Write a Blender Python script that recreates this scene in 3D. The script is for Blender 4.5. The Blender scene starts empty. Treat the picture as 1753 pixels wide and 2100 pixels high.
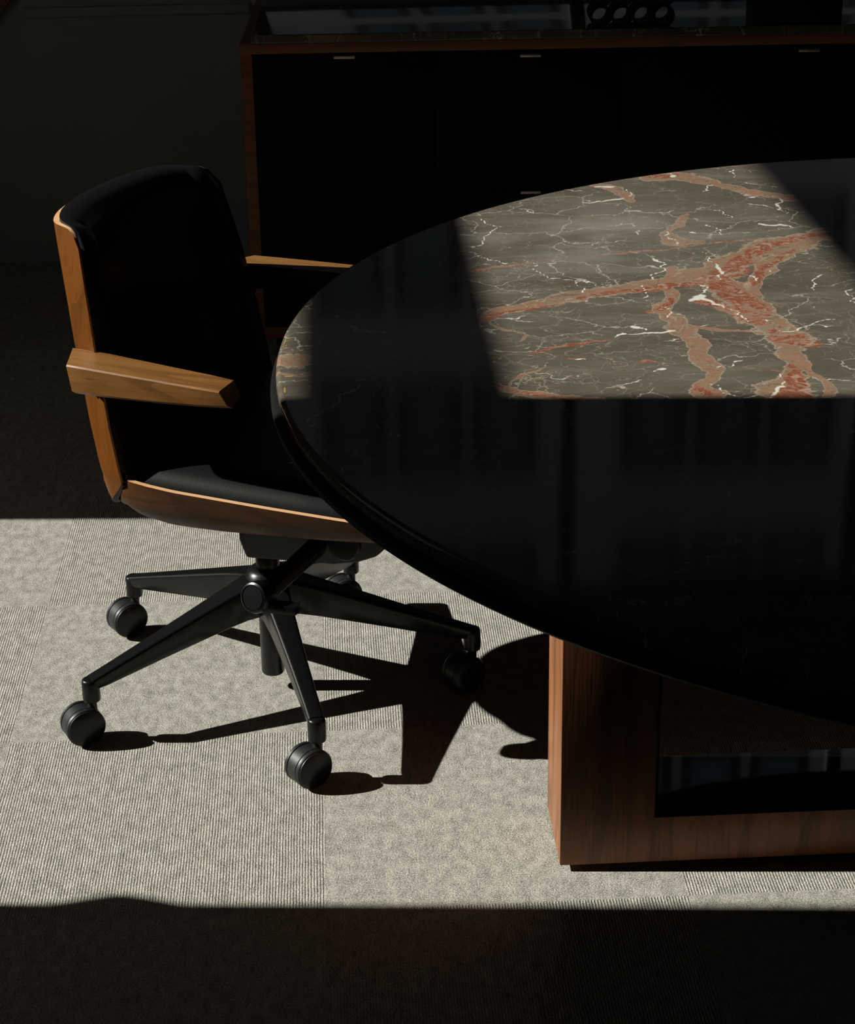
import bpy, bmesh, math, random
import numpy as np
from mathutils import Vector, Matrix

C = bpy.context.scene.collection
R_ = math.radians
random.seed(4)

# ------------------------------------------------------------------ camera
sc = bpy.context.scene
cam_d = bpy.data.cameras.new('camera')
cam = bpy.data.objects.new('camera', cam_d)
C.objects.link(cam)
PITCH, YAW, ROLL = 0.40618, 0.046893, -0.016014
F = Vector((math.sin(YAW)*math.cos(PITCH), math.cos(YAW)*math.cos(PITCH), -math.sin(PITCH)))
Rt = Vector((math.cos(YAW), -math.sin(YAW), 0.0))
Up = Rt.cross(F)
R2 = Rt*math.cos(ROLL) + Up*math.sin(ROLL)
U2 = -Rt*math.sin(ROLL) + Up*math.cos(ROLL)
m = Matrix((R2, U2, -F)).transposed().to_4x4()
m.translation = Vector((0.53984, -2.29268, 1.57763))
cam.matrix_world = m
cam_d.sensor_fit = 'VERTICAL'
cam_d.sensor_height = 36.0
cam_d.lens = 4075.81/2100*36.0
cam_d.clip_end = 200
sc.camera = cam

# ------------------------------------------------------------------ light
SUN_STRENGTH = 8.0
SUN_DIR = Vector((1.0, -0.078, -0.66))
sd = bpy.data.lights.new('sun', 'SUN')
sd.energy = SUN_STRENGTH
sd.angle = R_(0.53)
sd.color = (1.0, 0.965, 0.90)
sun = bpy.data.objects.new('sun', sd)
sun.rotation_euler = SUN_DIR.to_track_quat('-Z', 'Y').to_euler()
sun.location = (-3, 0.6, 3)
C.objects.link(sun)

w = bpy.data.worlds.new('world'); sc.world = w; w.use_nodes = True
bg = w.node_tree.nodes['Background']
bg.inputs[0].default_value = (0.90, 0.93, 1.0, 1)
bg.inputs[1].default_value = 0.11

vs = sc.view_settings
vs.view_transform = 'Standard'; vs.look = 'None'; vs.gamma = 1.0; vs.exposure = 0.0
vs.use_curve_mapping = False

# ------------------------------------------------------------------ helpers
def tag(o, label=None, cat=None, group=None, kind=None):
    if label: o['label'] = label
    if cat: o['category'] = cat
    if group: o['group'] = group
    if kind: o['kind'] = kind
    return o

def empty(name, loc, rz=0.0, label=None, cat=None, group=None):
    o = bpy.data.objects.new(name, None); C.objects.link(o)
    o.location = loc; o.rotation_euler = (0, 0, rz); o.empty_display_size = 0.05
    return tag(o, label, cat, group)

def link(name, me, mat, parent=None, smooth=True, sharp=40):
    if mat: me.materials.append(mat)
    if smooth and len(me.polygons):
        me.polygons.foreach_set('use_smooth', [True]*len(me.polygons))
        me.set_sharp_from_angle(angle=R_(sharp))
    o = bpy.data.objects.new(name, me); C.objects.link(o)
    if parent: o.parent = parent
    return o

def obj(name, bm, mat, parent=None, smooth=True, sharp=40):
    bmesh.ops.recalc_face_normals(bm, faces=bm.faces)
    me = bpy.data.meshes.new(name); bm.to_mesh(me); bm.free()
    return link(name, me, mat, parent, smooth, sharp)

def merge(bm, other):
    me = bpy.data.meshes.new('tmp'); other.to_mesh(me); other.free()
    bm.from_mesh(me); bpy.data.meshes.remove(me)

def box(bm, x0, x1, y0, y1, z0, z1, bev=0.0, seg=2, mat=None):
    b = bmesh.new()
    bmesh.ops.create_cube(b, size=1.0)
    for v in b.verts:
        v.co = Vector((x0 + (v.co.x+.5)*(x1-x0), y0 + (v.co.y+.5)*(y1-y0), z0 + (v.co.z+.5)*(z1-z0)))
    if bev > 0:
        bmesh.ops.bevel(b, geom=b.edges[:], offset=bev, segments=seg, profile=.6, affect='EDGES')
    if mat is not None: b.transform(mat)
    merge(bm, b)

def prism(bm, pts, axis, a0, a1, bev=0.0, seg=2, mat=None):
    """closed outline pts (2D) extruded along axis from a0 to a1"""
    b = bmesh.new()
    def P3(p, a):
        if axis == 0: return (a, p[0], p[1])
        if axis == 1: return (p[0], a, p[1])
        return (p[0], p[1], a)
    v0 = [b.verts.new(P3(p, a0)) for p in pts]; v1 = [b.verts.new(P3(p, a1)) for p in pts]
    n = len(pts)
    for i in range(n): b.faces.new((v0[i], v0[(i+1) % n], v1[(i+1) % n], v1[i]))
    b.faces.new(v0[::-1]); b.faces.new(v1)
    bmesh.ops.recalc_face_normals(b, faces=b.faces)
    if bev > 0:
        bmesh.ops.bevel(b, geom=b.edges[:], offset=bev, segments=seg, profile=.6, affect='EDGES', clamp_overlap=True)
    if mat is not None: b.transform(mat)
    merge(bm, b)

def lathe(bm, prof, seg=48, mat=None, closed=False):
    """prof: (radius, z) pairs, revolved about z"""
    b = bmesh.new(); rings = []
    for r, z in prof:
        if r < 1e-6: rings.append([b.verts.new((0, 0, z))])
        else: rings.append([b.verts.new((r*math.cos(2*math.pi*i/seg), r*math.sin(2*math.pi*i/seg), z)) for i in range(seg)])
    pairs = list(zip(rings[:-1], rings[1:]))
    if closed: pairs.append((rings[-1], rings[0]))
    for A, B in pairs:
        for i in range(seg):
            j = (i+1) % seg
            if len(A) == 1 and len(B) == 1: continue
            if len(A) == 1: b.faces.new((A[0], B[i], B[j]))
            elif len(B) == 1: b.faces.new((A[i], A[j], B[0]))
            else: b.faces.new((A[i], A[j], B[j], B[i]))
    if mat is not None: b.transform(mat)
    merge(bm, b)

def loft(bm, sections, cap=True, closed=True):
    """sections: list of equal-length point loops"""
    rows = [[bm.verts.new(p) for p in s] for s in sections]
    n = len(rows[0])
    for A, B in zip(rows[:-1], rows[1:]):
        for i in range(n if closed else n-1):
            j = (i+1) % n
            bm.faces.new((A[i], A[j], B[j], B[i]))
    if cap and closed:
        bm.faces.new(rows[0][::-1]); bm.faces.new(rows[-1])

def axis_mat(p0, direction):
    """matrix that takes +z to direction, origin to p0"""
    q = Vector(direction).normalized().to_track_quat('Z', 'Y')
    M = q.to_matrix().to_4x4(); M.translation = Vector(p0); return M

def interp(t, xs, ys): return float(np.interp(t, xs, ys))

# ------------------------------------------------------------------ materials
def newmat(name):
    mt = bpy.data.materials.new(name); mt.use_nodes = True
    nt = mt.node_tree; bsdf = nt.nodes['Principled BSDF']
    return mt, nt, bsdf

class NT:
    def __init__(s, nt): s.nt = nt
    def n(s, t, **kw):
        nd = s.nt.nodes.new(t)
        for k, v in kw.items(): setattr(nd, k, v)
        return nd
    def l(s, a, b): s.nt.links.new(a, b)
    def val(s, sock, v):
        if isinstance(v, (int, float)): sock.default_value = v
        elif isinstance(v, tuple): sock.default_value = v
        else: s.l(v, sock)
    def math(s, op, a, b=None, c=None, clamp=False):
        nd = s.n('ShaderNodeMath', operation=op, use_clamp=clamp)
        s.val(nd.inputs[0], a)
        if b is not None: s.val(nd.inputs[1], b)
        if c is not None: s.val(nd.inputs[2], c)
        return nd.outputs[0]
    def vmath(s, op, a, b=None, scale=None):
        nd = s.n('ShaderNodeVectorMath', operation=op)
        s.val(nd.inputs[0], a)
        if b is not None: s.val(nd.inputs[1], b)
        if scale is not None: s.val(nd.inputs[3], scale)
        return nd.outputs[0]
    def mapr(s, v, a, b, c=0.0, d=1.0, smooth=True):
        nd = s.n('ShaderNodeMapRange', interpolation_type='SMOOTHSTEP' if smooth else 'LINEAR')
        s.val(nd.inputs[0], v)
        for i, x in enumerate((a, b, c, d)): s.val(nd.inputs[i+1], x)
        return nd.outputs[0]
    def noise(s, vec, scale, detail=2.0, rough=.5, dist=0.0, out=0):
        nd = s.n('ShaderNodeTexNoise'); s.l(vec, nd.inputs['Vector'])
        nd.inputs['Scale'].default_value = scale; nd.inputs['Detail'].default_value = detail
        nd.inputs['Roughness'].default_value = rough; nd.inputs['Distortion'].default_value = dist
        return nd.outputs[out]
    def mapping(s, vec, scale=(1, 1, 1), loc=(0, 0, 0), rot=(0, 0, 0)):
        nd = s.n('ShaderNodeMapping'); s.l(vec, nd.inputs[0])
        nd.inputs['Scale'].default_value = scale; nd.inputs['Location'].default_value = loc
        nd.inputs['Rotation'].default_value = rot
        return nd.outputs[0]
    def mix(s, f, a, b, blend='MIX'):
        nd = s.n('ShaderNodeMix', data_type='RGBA', blend_type=blend)
        s.val(nd.inputs[0], f)
        for i, x in ((6, a), (7, b)):
            if isinstance(x, tuple): nd.inputs[i].default_value = (x[0], x[1], x[2], 1)
            else: s.l(x, nd.inputs[i])
        return nd.outputs[2]
    def ramp(s, v, stops):
        nd = s.n('ShaderNodeValToRGB'); s.l(v, nd.inputs[0])
        e = nd.color_ramp.elements
        while len(e) < len(stops): e.new(.5)
        for el, (p, c) in zip(e, stops): el.position = p; el.color = (c[0], c[1], c[2], 1)
        return nd.outputs[0]
    def bump(s, h, strength, dist, prev=None):
        nd = s.n('ShaderNodeBump'); s.l(h, nd.inputs['Height'])
        nd.inputs['Strength'].default_value = strength; nd.inputs['Distance'].default_value = dist
        if prev: s.l(prev, nd.inputs['Normal'])
        return nd.outputs[0]
    def obj(s): return s.n('ShaderNodeTexCoord').outputs['Object']
    def attr(s, name): return s.n('ShaderNodeAttribute', attribute_name=name).outputs['Fac']

def plain(name, col, rough=.5, metal=0.0, spec=.5, coat=0.0):
    mt, nt, b = newmat(name)
    b.inputs['Base Color'].default_value = (*col, 1); b.inputs['Roughness'].default_value = rough
    b.inputs['Metallic'].default_value = metal; b.inputs['Specular IOR Level'].default_value = spec
    b.inputs['Coat Weight'].default_value = coat
    return mt

def wood_mat(name, dark, mid, light, grain='x', rough=.38, spec=.4, big=1.0, seed=0.0):
    mt, nt, b = newmat(name); g = NT(nt)
    co = g.obj()
    s = {'x': (1, 9, 9), 'y': (9, 1, 9), 'z': (9, 9, 1)}[grain]
    s2 = {'x': (2.5, 60, 60), 'y': (60, 2.5, 60), 'z': (60, 60, 2.5)}[grain]
    v = g.mapping(co, scale=tuple(k*big for k in s), loc=(seed, seed*1.7, seed*.6))
    warp = g.noise(v, 1.1, 2, .5, out=1)
    v2 = g.vmath('ADD', v, g.vmath('SCALE', warp, scale=.9))
    n1 = g.noise(v2, 2.2, 5, .62)
    rings = g.math('FRACT', g.math('MULTIPLY', g.noise(v2, .9, 1, .4), 9.0))
    rings = g.mapr(rings, 0.0, 1.0, 0.0, 1.0)
    rl = g.mapr(rings, .82, 1.0, 0.0, 1.0)
    fine = g.noise(g.mapping(co, scale=s2), 6.0, 3, .65)
    t = g.math('ADD', g.math('MULTIPLY', n1, .75), g.math('MULTIPLY', fine, .25))
    col = g.ramp(t, [(0.30, dark), (0.50, mid), (0.70, light)])
    col = g.mix(g.math('MULTIPLY', rl, .38), col, tuple(k*.55 for k in dark))
    pores = g.mapr(fine, .28, .42, .45, 0.0)
    col = g.mix(pores, col, tuple(k*.5 for k in dark))
    g.l(col, b.inputs['Base Color'])
    b.inputs['Roughness'].default_value = rough
    b.inputs['Specular IOR Level'].default_value = spec
    g.l(g.bump(fine, .12, .0006), b.inputs['Normal'])
    return mt

WOOD_ARM = wood_mat('walnut_arm', (.125, .050, .0135), (.205, .089, .025), (.27, .128, .040), 'x', .38, .32, seed=1.3)
WOOD_SHELL_V = wood_mat('walnut_shell_vertical', (.095, .030, .0045), (.135, .0445, .0065), (.165, .058, .0095), 'z', .40, .22, big=.7, seed=2.1)
WOOD_SHELL_H = wood_mat('walnut_shell_seat', (.045, .018, .006), (.085, .034, .011), (.12, .050, .017), 'x', .42, .14, seed=3.7)
PLY_EDGE = wood_mat('pale_plywood_edge', (.50, .26, .12), (.66, .38, .20), (.74, .46, .27), 'x', .55, .2, seed=.7)
WOOD_BASE = wood_mat('walnut_table_base', (.125, .043, .015), (.245, .095, .036), (.33, .14, .058), 'z', .42, .35, big=.8, seed=5.0)
WOOD_CAB = wood_mat('walnut_cabinet', (.18, .065, .022), (.28, .10, .036), (.34, .13, .05), 'x', .45, .35, seed=8.0)

def leather():
    mt, nt, b = newmat('black_leather'); g = NT(nt)
    co = g.obj()
    vo = g.n('ShaderNodeTexVoronoi', feature='F1'); g.l(co, vo.inputs['Vector']); vo.inputs['Scale'].default_value = 520
    n = g.noise(co, 30, 3, .5)
    b.inputs['Base Color'].default_value = (.008, .0083, .0086, 1)
    b.inputs['Roughness'].default_value = .31
    b.inputs['Specular IOR Level'].default_value = .30
    h = g.math('ADD', g.math('MULTIPLY', vo.outputs[0], .5), g.math('MULTIPLY', n, .35))
    g.l(g.bump(h, .18, .0005), b.inputs['Normal'])
    return mt
LEATHER = leather()

def black_metal():
    mt, nt, b = newmat('black_powder_coat'); g = NT(nt)
    co = g.obj()
    b.inputs['Base Color'].default_value = (.0048, .0051, .0050, 1)
    b.inputs['Roughness'].default_value = .31
    b.inputs['Specular IOR Level'].default_value = .32
    g.l(g.bump(g.noise(co, 900, 2, .5), .12, .0004), b.inputs['Normal'])
    return mt
BLACK = black_metal()
RUBBER = plain('black_rubber', (.005, .005, .005), .5, spec=.2)
TREAD = plain('caster_tread', (.012, .0125, .013), .45)
GLOSS_BLACK = plain('black_glass_lining', (.003, .003, .0035), .03, spec=1.0, coat=1.0)
CAB_BLACK = plain('black_lacquer_front', (.0035, .0035, .0035), .45, spec=.12)
RING_BLACK = plain('black_table_rim', (.005, .005, .005), .65, spec=.12)
STEEL = plain('brushed_steel', (.52, .47, .42), .4, metal=1.0)
CHROME = plain('chrome', (.6, .6, .6), .15, metal=1.0)

def plaster(name, col):
    mt, nt, b = newmat(name); g = NT(nt); co = g.obj()
    n = g.noise(co, 3, 4, .55)
    c = g.mix(g.mapr(n, .3, .7), tuple(k*.93 for k in col), tuple(min(1, k*1.05) for k in col))
    g.l(c, b.inputs['Base Color']); b.inputs['Roughness'].default_value = .8
    b.inputs['Specular IOR Level'].default_value = .2
    g.l(g.bump(g.noise(co, 250, 3, .6), .15, .001), b.inputs['Normal'])
    return mt
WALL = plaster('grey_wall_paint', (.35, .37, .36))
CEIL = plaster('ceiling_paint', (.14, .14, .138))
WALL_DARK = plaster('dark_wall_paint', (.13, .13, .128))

def carpet():
    mt, nt, b = newmat('checkered_carpet_tiles'); g = NT(nt)
    co = g.obj(); sep = g.n('ShaderNodeSeparateXYZ')
    wob = g.noise(g.mapping(co, scale=(1, .35, 1)), 26, 2, .5)
    g.l(co, sep.inputs[0]); x, y = sep.outputs[0], sep.outputs[1]
    fx = g.math('FLOOR', g.math('DIVIDE', x, .5)); fy = g.math('FLOOR', g.math('DIVIDE', y, .5))
    par = g.math('FLOORED_MODULO', g.math('ADD', fx, fy), 2.0)
    ribbed = g.math('SUBTRACT', 1.0, par)
    # ribs run along y, 4 mm pitch, slightly wobbling
    xw = g.math('ADD', x, g.math('MULTIPLY', g.math('SUBTRACT', wob, .5), .0026))
    s = g.math('SINE', g.math('MULTIPLY', xw, 2*math.pi/.00415))
    rib = g.mapr(s, -1, .8)
    # loops along each rib (yarn bumps)
    loops = g.noise(g.mapping(co, scale=(1, .75, 1)), 330, 2, .6)
    ribh = g.math('ADD', g.math('MULTIPLY', rib, .52), g.math('MULTIPLY', loops, 1.25))
    # flat tile: felted loops
    f1 = g.noise(co, 400, 3, .7); f2 = g.noise(g.mapping(co, scale=(.4, 1, 1)), 260, 2, .6)
    flath = g.math('ADD', g.math('MULTIPLY', f1, 1.2), g.math('MULTIPLY', f2, .7))
    h = g.math('ADD', g.math('MULTIPLY', ribh, ribbed), g.math('MULTIPLY', flath, par))
    # heathered yarn colours
    hc = g.noise(co, 430, 2, .75)
    hb = g.noise(g.mapping(co, scale=(1, .6, 1)), 60, 4, .65)
    hcx = g.math('ADD', g.math('MULTIPLY', hc, .72), g.math('MULTIPLY', hb, .28))
    col = g.ramp(hcx, [(0.36, (.10, .096, .088)), (0.46, (.28, .268, .238)), (0.55, (.45, .43, .375)), (0.67, (.68, .65, .57))])
    gro = g.math('MULTIPLY', g.mapr(s, -.2, -1.0), ribbed)
    col = g.mix(g.math('MULTIPLY', gro, .22), col, (.17, .155, .13))
    g.l(col, b.inputs['Base Color'])
    b.inputs['Roughness'].default_value = .95; b.inputs['Specular IOR Level'].default_value = .05
    g.l(g.bump(h, .75, .0016), b.inputs['Normal'])
    return mt
CARPET = carpet()

def marble(name, veined=True):
    mt, nt, b = newmat(name); g = NT(nt)
    co = g.obj()
    wv = g.vmath('SUBTRACT', g.noise(co, 9, 4, .6, out=1), (.5, .5, .5))
    wf = g.vmath('SUBTRACT', g.noise(co, 45, 3, .6, out=1), (.5, .5, .5))
    # drifting streaks that run nearly along x, like sediment
    st = g.mapping(co, scale=(1.0, 4.2, 1.0), rot=(0, 0, R_(-8)))
    stw = g.vmath('ADD', st, g.vmath('SCALE', wv, scale=.30))
    cloud = g.noise(stw, 3.2, 5, .6)
    base = g.ramp(cloud, [(0.30, (.085, .070, .051)), (0.48, (.106, .090, .067)), (0.62, (.132, .116, .088)), (0.78, (.19, .175, .14))])
    # fine streaks
    fs = g.noise(g.mapping(stw, scale=(1, 5, 1)), 9, 3, .6)
    base = g.mix(g.mapr(fs, .56, .74, 0, .25), base, (.20, .175, .14))
    def cells(scale, warp, lo, hi, sy=1.0, seed=0.0):
        v = g.mapping(g.vmath('ADD', co, g.vmath('ADD', g.vmath('SCALE', wv, scale=warp), g.vmath('SCALE', wf, scale=warp*.25))), scale=(1, sy, 1), loc=(seed, seed, 0), rot=(0, 0, .2))
        vo = g.n('ShaderNodeTexVoronoi', feature='DISTANCE_TO_EDGE', voronoi_dimensions='2D'); g.l(v, vo.inputs['Vector']); vo.inputs['Scale'].default_value = scale
        return g.mapr(vo.outputs[0], lo, hi, 1.0, 0.0)
    br1 = g.mapr(g.noise(co, 7, 3, .6), .40, .56)
    br2 = g.mapr(g.noise(g.mapping(co, loc=(3, 1, 0)), 11, 3, .6), .46, .62)
    c1 = g.math('MULTIPLY', cells(7.5, .11, .0, .016, 1.5), br1)
    c2 = g.math('MULTIPLY', cells(19, .07, .0, .022, 1.3, 2.3), br2)
    c3 = g.math('MULTIPLY', cells(5.0, .16, .0, .010, 2.4, 5.1), g.mapr(g.noise(g.mapping(co, loc=(7, 2, 0)), 5, 3, .6), .42, .56))
    base = g.mix(g.math('MULTIPLY', c2, .5), base, (.30, .27, .22))
    base = g.mix(g.math('MULTIPLY', c1, .9), base, (.50, .46, .39))
    c5 = g.math('MULTIPLY', cells(6.2, .10, .0, .020, 1.8, 4.4), g.mapr(g.noise(g.mapping(co, loc=(5, 5, 0)), 13, 4, .7), .54, .63))
    base = g.mix(c5, base, (.66, .63, .56))
    c6 = g.math('MULTIPLY', cells(34, .05, .0, .035, 2.2, 7.7), g.mapr(g.noise(g.mapping(co, loc=(9, 3, 0)), 9, 3, .6), .50, .60))
    base = g.mix(g.math('MULTIPLY', c6, .55), base, (.36, .33, .27))
    base = g.mix(g.math('MULTIPLY', c3, .85), base, (.40, .27, .19))
    c4 = g.math('MULTIPLY', cells(11, .10, .0, .014, 2.0, 9.4), g.mapr(g.noise(g.mapping(co, loc=(1, 8, 0)), 6, 3, .6), .44, .58))
    base = g.mix(g.math('MULTIPLY', c4, .8), base, (.36, .29, .22))
    # white flecks
    vf = g.n('ShaderNodeTexVoronoi', feature='F1'); g.l(co, vf.inputs['Vector']); vf.inputs['Scale'].default_value = 60
    fl = g.math('MULTIPLY', g.mapr(vf.outputs[0], .05, .09, 1, 0), g.mapr(g.noise(co, 20, 2, .5), .55, .65))
    base = g.mix(g.math('MULTIPLY', fl, .6), base, (.5, .48, .42))
    if veined:
        e1 = g.noise(co, 18, 4, .65); e2 = g.noise(g.mapping(co, loc=(2, 5, 0)), 60, 4, .7)
        jag = g.math('ADD', g.math('MULTIPLY', g.math('SUBTRACT', e1, .5), 1.5), g.math('MULTIPLY', g.math('SUBTRACT', e2, .5), 1.1))
        # banding inside the coloured veins
        bd = g.noise(g.mapping(g.vmath('ADD', co, g.vmath('SCALE', wv, scale=.22)), scale=(1, 1.6, 1)), 13, 5, .6, dist=2.6)
        tancol = g.ramp(bd, [(0.36, (.16, .135, .10)), (0.43, (.34, .20, .125)), (0.48, (.22, .17, .12)), (0.53, (.38, .165, .09)), (0.58, (.20, .155, .11)), (0.66, (.36, .30, .22))])
        redcol = g.ramp(bd, [(0.36, (.40, .26, .18)), (0.43, (.28, .095, .052)), (0.48, (.19, .055, .028)), (0.53, (.27, .085, .045)), (0.58, (.34, .19, .13)), (0.66, (.24, .18, .13))])
        t = g.mapr(g.math('ADD', g.attr('tan_vein'), jag), .95, 1.12, 1, 0)
        base = g.mix(g.math('MULTIPLY', t, .92), base, tancol)
        r = g.mapr(g.math('ADD', g.attr('red_vein'), jag), .85, 1.15, 1, 0)
        base = g.mix(g.math('MULTIPLY', r, .95), base, redcol)
        ed = g.math('ADD', g.attr('tan_vein'), jag)
        el = g.math('MULTIPLY', g.mapr(ed, .86, .98, 0, 1), g.mapr(ed, 1.0, 1.14, 1, 0))
        base = g.mix(g.math('MULTIPLY', el, .55), base, (.42, .35, .27))
        # dark hair cracks inside veins
        cr = g.math('MULTIPLY', cells(26, .06, 0, .03, 1.6, 1.1), t)
        base = g.mix(g.math('MULTIPLY', cr, .45), base, (.10, .03, .02))
        wm = g.mapr(g.math('ADD', g.attr('white_vein'), g.math('MULTIPLY', jag, .8)), .8, 1.5, 1, 0)
        base = g.mix(g.math('MULTIPLY', wm, .95), base, (.72, .70, .62))
        gm = g.mapr(g.math('ADD', g.attr('gold_vein'), g.math('MULTIPLY', jag, .8)), .7, 1.2, 1, 0)
        base = g.mix(g.math('MULTIPLY', gm, .9), base, (.50, .30, .08))
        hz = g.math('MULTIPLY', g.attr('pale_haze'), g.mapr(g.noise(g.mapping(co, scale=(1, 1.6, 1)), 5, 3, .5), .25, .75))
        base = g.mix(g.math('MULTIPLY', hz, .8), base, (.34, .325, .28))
    g.l(base, b.inputs['Base Color'])
    b.inputs['Roughness'].default_value = .07
    b.inputs['Specular IOR Level'].default_value = .45
    return mt
MARBLE_TOP = marble('brown_marble_red_veins')
MARBLE = marble('brown_marble_plain', False)

def glass():
    mt, nt, b = newmat('window_glass'); g = NT(nt)
    out = [n for n in nt.nodes if n.type == 'OUTPUT_MATERIAL'][0]
    tr = g.n('ShaderNodeBsdfTransparent'); tr.inputs[0].default_value = (.97, .98, .97, 1)
    gl = g.n('ShaderNodeBsdfGlossy'); gl.inputs['Roughness'].default_value = 0.0
    fr = g.n('ShaderNodeFresnel'); fr.inputs[0].default_value = 1.45
    mx = g.n('ShaderNodeMixShader'); g.l(fr.outputs[0], mx.inputs[0]); g.l(tr.outputs[0], mx.inputs[1]); g.l(gl.outputs[0], mx.inputs[2])
    g.l(mx.outputs[0], out.inputs[0])
    return mt
GLASS = glass()
RED_VEINS = [[[1.015,0.443,0.0241],[1.069,0.455,0.0302],[1.105,0.481,0.0482],[1.144,0.539,0.0489],[1.178,0.6,0.044],[1.225,0.648,0.0406],[1.28,0.679,0.0332],[1.321,0.693,0.0191]],[[1.098,0.464,0.0332],[1.104,0.404,0.0535],[1.112,0.347,0.0525],[1.118,0.291,0.0314]],[[1.055,0.364,0.0489],[1.079,0.328,0.043],[1.101,0.272,0.0384]],[[1.112,0.281,0.0329],[1.128,0.217,0.0278],[1.141,0.175,0.0539],[1.169,0.158,0.0151]],[[1.241,0.607,0.012],[1.207,0.565,0.0174],[1.163,0.494,0.0245],[1.134,0.436,0.0268]],[[1.117,0.082,0.0127],[1.111,0.028,0.0351],[1.091,-0.036,0.064]],[[0.73,0.538,0.009],[0.756,0.548,0.0159],[0.796,0.563,0.0129],[0.842,0.592,0.0047],[0.929,0.604,0.0037],[0.989,0.616,0.0099],[1.026,0.623,0.012],[1.065,0.638,0.0083],[1.123,0.655,0.0062],[1.192,0.67,0.0063]],[[0.791,0.161,0.0067],[0.817,0.173,0.0117],[0.844,0.187,0.014],[0.87,0.194,0.011],[0.903,0.204,0.0055]],[[0.797,0.16,0.0046],[0.821,0.15,0.0053],[0.843,0.132,0.0062],[0.861,0.127,0.0047]],[[0.923,0.105,0.004],[0.937,0.116,0.0131],[0.956,0.102,0.0042]],[[1.04,0.08,0.0046],[1.069,0.073,0.0055],[1.097,0.061,0.009]],[[1.099,1.086,0.0235],[1.12,1.087,0.0354],[1.142,1.095,0.0152]],[[0.74,0.302,0.0149],[0.765,0.332,0.0173],[0.817,0.354,0.0156],[0.859,0.372,0.0148],[0.903,0.402,0.0155],[0.96,0.421,0.0214],[1.013,0.431,0.0265]],[[1.047,0.246,0.0049],[1.08,0.251,0.0039]],[[0.735,0.044,0.0096],[0.762,0.015,0.0116],[0.795,-0.008,0.0131],[0.843,-0.018,0.0118]],[[0.975,0.322,0.0257],[0.989,0.326,0.0165],[1.014,0.379,0.0115]],[[0.982,0.022,0.005],[0.989,-0.0,0.0194],[0.993,-0.014,0.0182]]]
TAN_VEINS = [[[0.73,0.303,0.0135],[0.767,0.346,0.028],[0.819,0.374,0.0327],[0.861,0.392,0.0324],[0.905,0.419,0.041],[0.961,0.43,0.0464],[1.017,0.454,0.0461],[1.061,0.492,0.0462],[1.107,0.512,0.0494],[1.154,0.57,0.0658],[1.222,0.635,0.0792],[1.278,0.67,0.0611],[1.33,0.699,0.0419]],[[1.098,0.464,0.0427],[1.106,0.381,0.0647],[1.113,0.303,0.0481],[1.126,0.238,0.0558],[1.138,0.176,0.0545],[1.129,0.109,0.0363],[1.11,0.037,0.0384],[1.087,-0.04,0.0663]],[[1.245,0.606,0.0202],[1.208,0.571,0.0399],[1.161,0.482,0.0269],[1.138,0.389,0.0127],[1.142,0.311,0.0139],[1.141,0.247,0.0191]],[[1.042,0.531,0.0153],[1.023,0.472,0.0137],[1.02,0.401,0.0205],[0.989,0.326,0.0267],[1.006,0.271,0.0286],[1.011,0.208,0.0249],[1.006,0.14,0.0212],[1.012,0.092,0.0306],[1.019,0.064,0.0179],[0.996,0.021,0.0237],[0.997,-0.023,0.0335]],[[0.729,0.045,0.0216],[0.753,0.022,0.0261],[0.781,-0.0,0.0273],[0.826,-0.015,0.0217],[0.86,-0.025,0.0167]],[[1.099,1.082,0.0499],[1.141,1.086,0.0575],[1.176,1.053,0.0465],[1.21,1.01,0.027],[1.237,0.966,0.0267],[1.276,0.938,0.0337],[1.308,0.902,0.0263]],[[0.998,1.039,0.0272],[1.023,1.015,0.0347],[1.038,0.964,0.0272],[1.037,0.917,0.0087]],[[1.118,0.839,0.0039],[1.098,0.789,0.0142],[1.06,0.721,0.017],[1.066,0.665,0.036],[1.106,0.665,0.0187]],[[0.75,0.307,0.004],[0.763,0.265,0.0083],[0.796,0.238,0.0038],[0.782,0.201,0.0023]],[[0.755,0.039,0.005],[0.77,0.069,0.0067],[0.796,0.09,0.0045],[0.811,0.121,0.0022]],[[0.999,0.25,0.0311],[1.031,0.245,0.0103],[1.091,0.223,0.0081]],[[1.138,0.08,0.0125],[1.142,0.034,0.0084],[1.149,-0.015,0.013],[1.138,-0.036,0.0136]],[[0.461,0.171,0.0296],[0.483,0.163,0.0375],[0.508,0.156,0.0334],[0.565,0.135,0.019],[0.609,0.139,0.0115]],[[0.508,0.152,0.0075],[0.547,0.188,0.013],[0.586,0.213,0.0253],[0.659,0.247,0.0293],[0.72,0.283,0.0253]],[[0.607,0.09,0.0102],[0.667,0.058,0.0173],[0.733,0.037,0.0247]],[[0.462,0.113,0.009],[0.508,0.099,0.0071],[0.545,0.084,0.0052]]]
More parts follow.
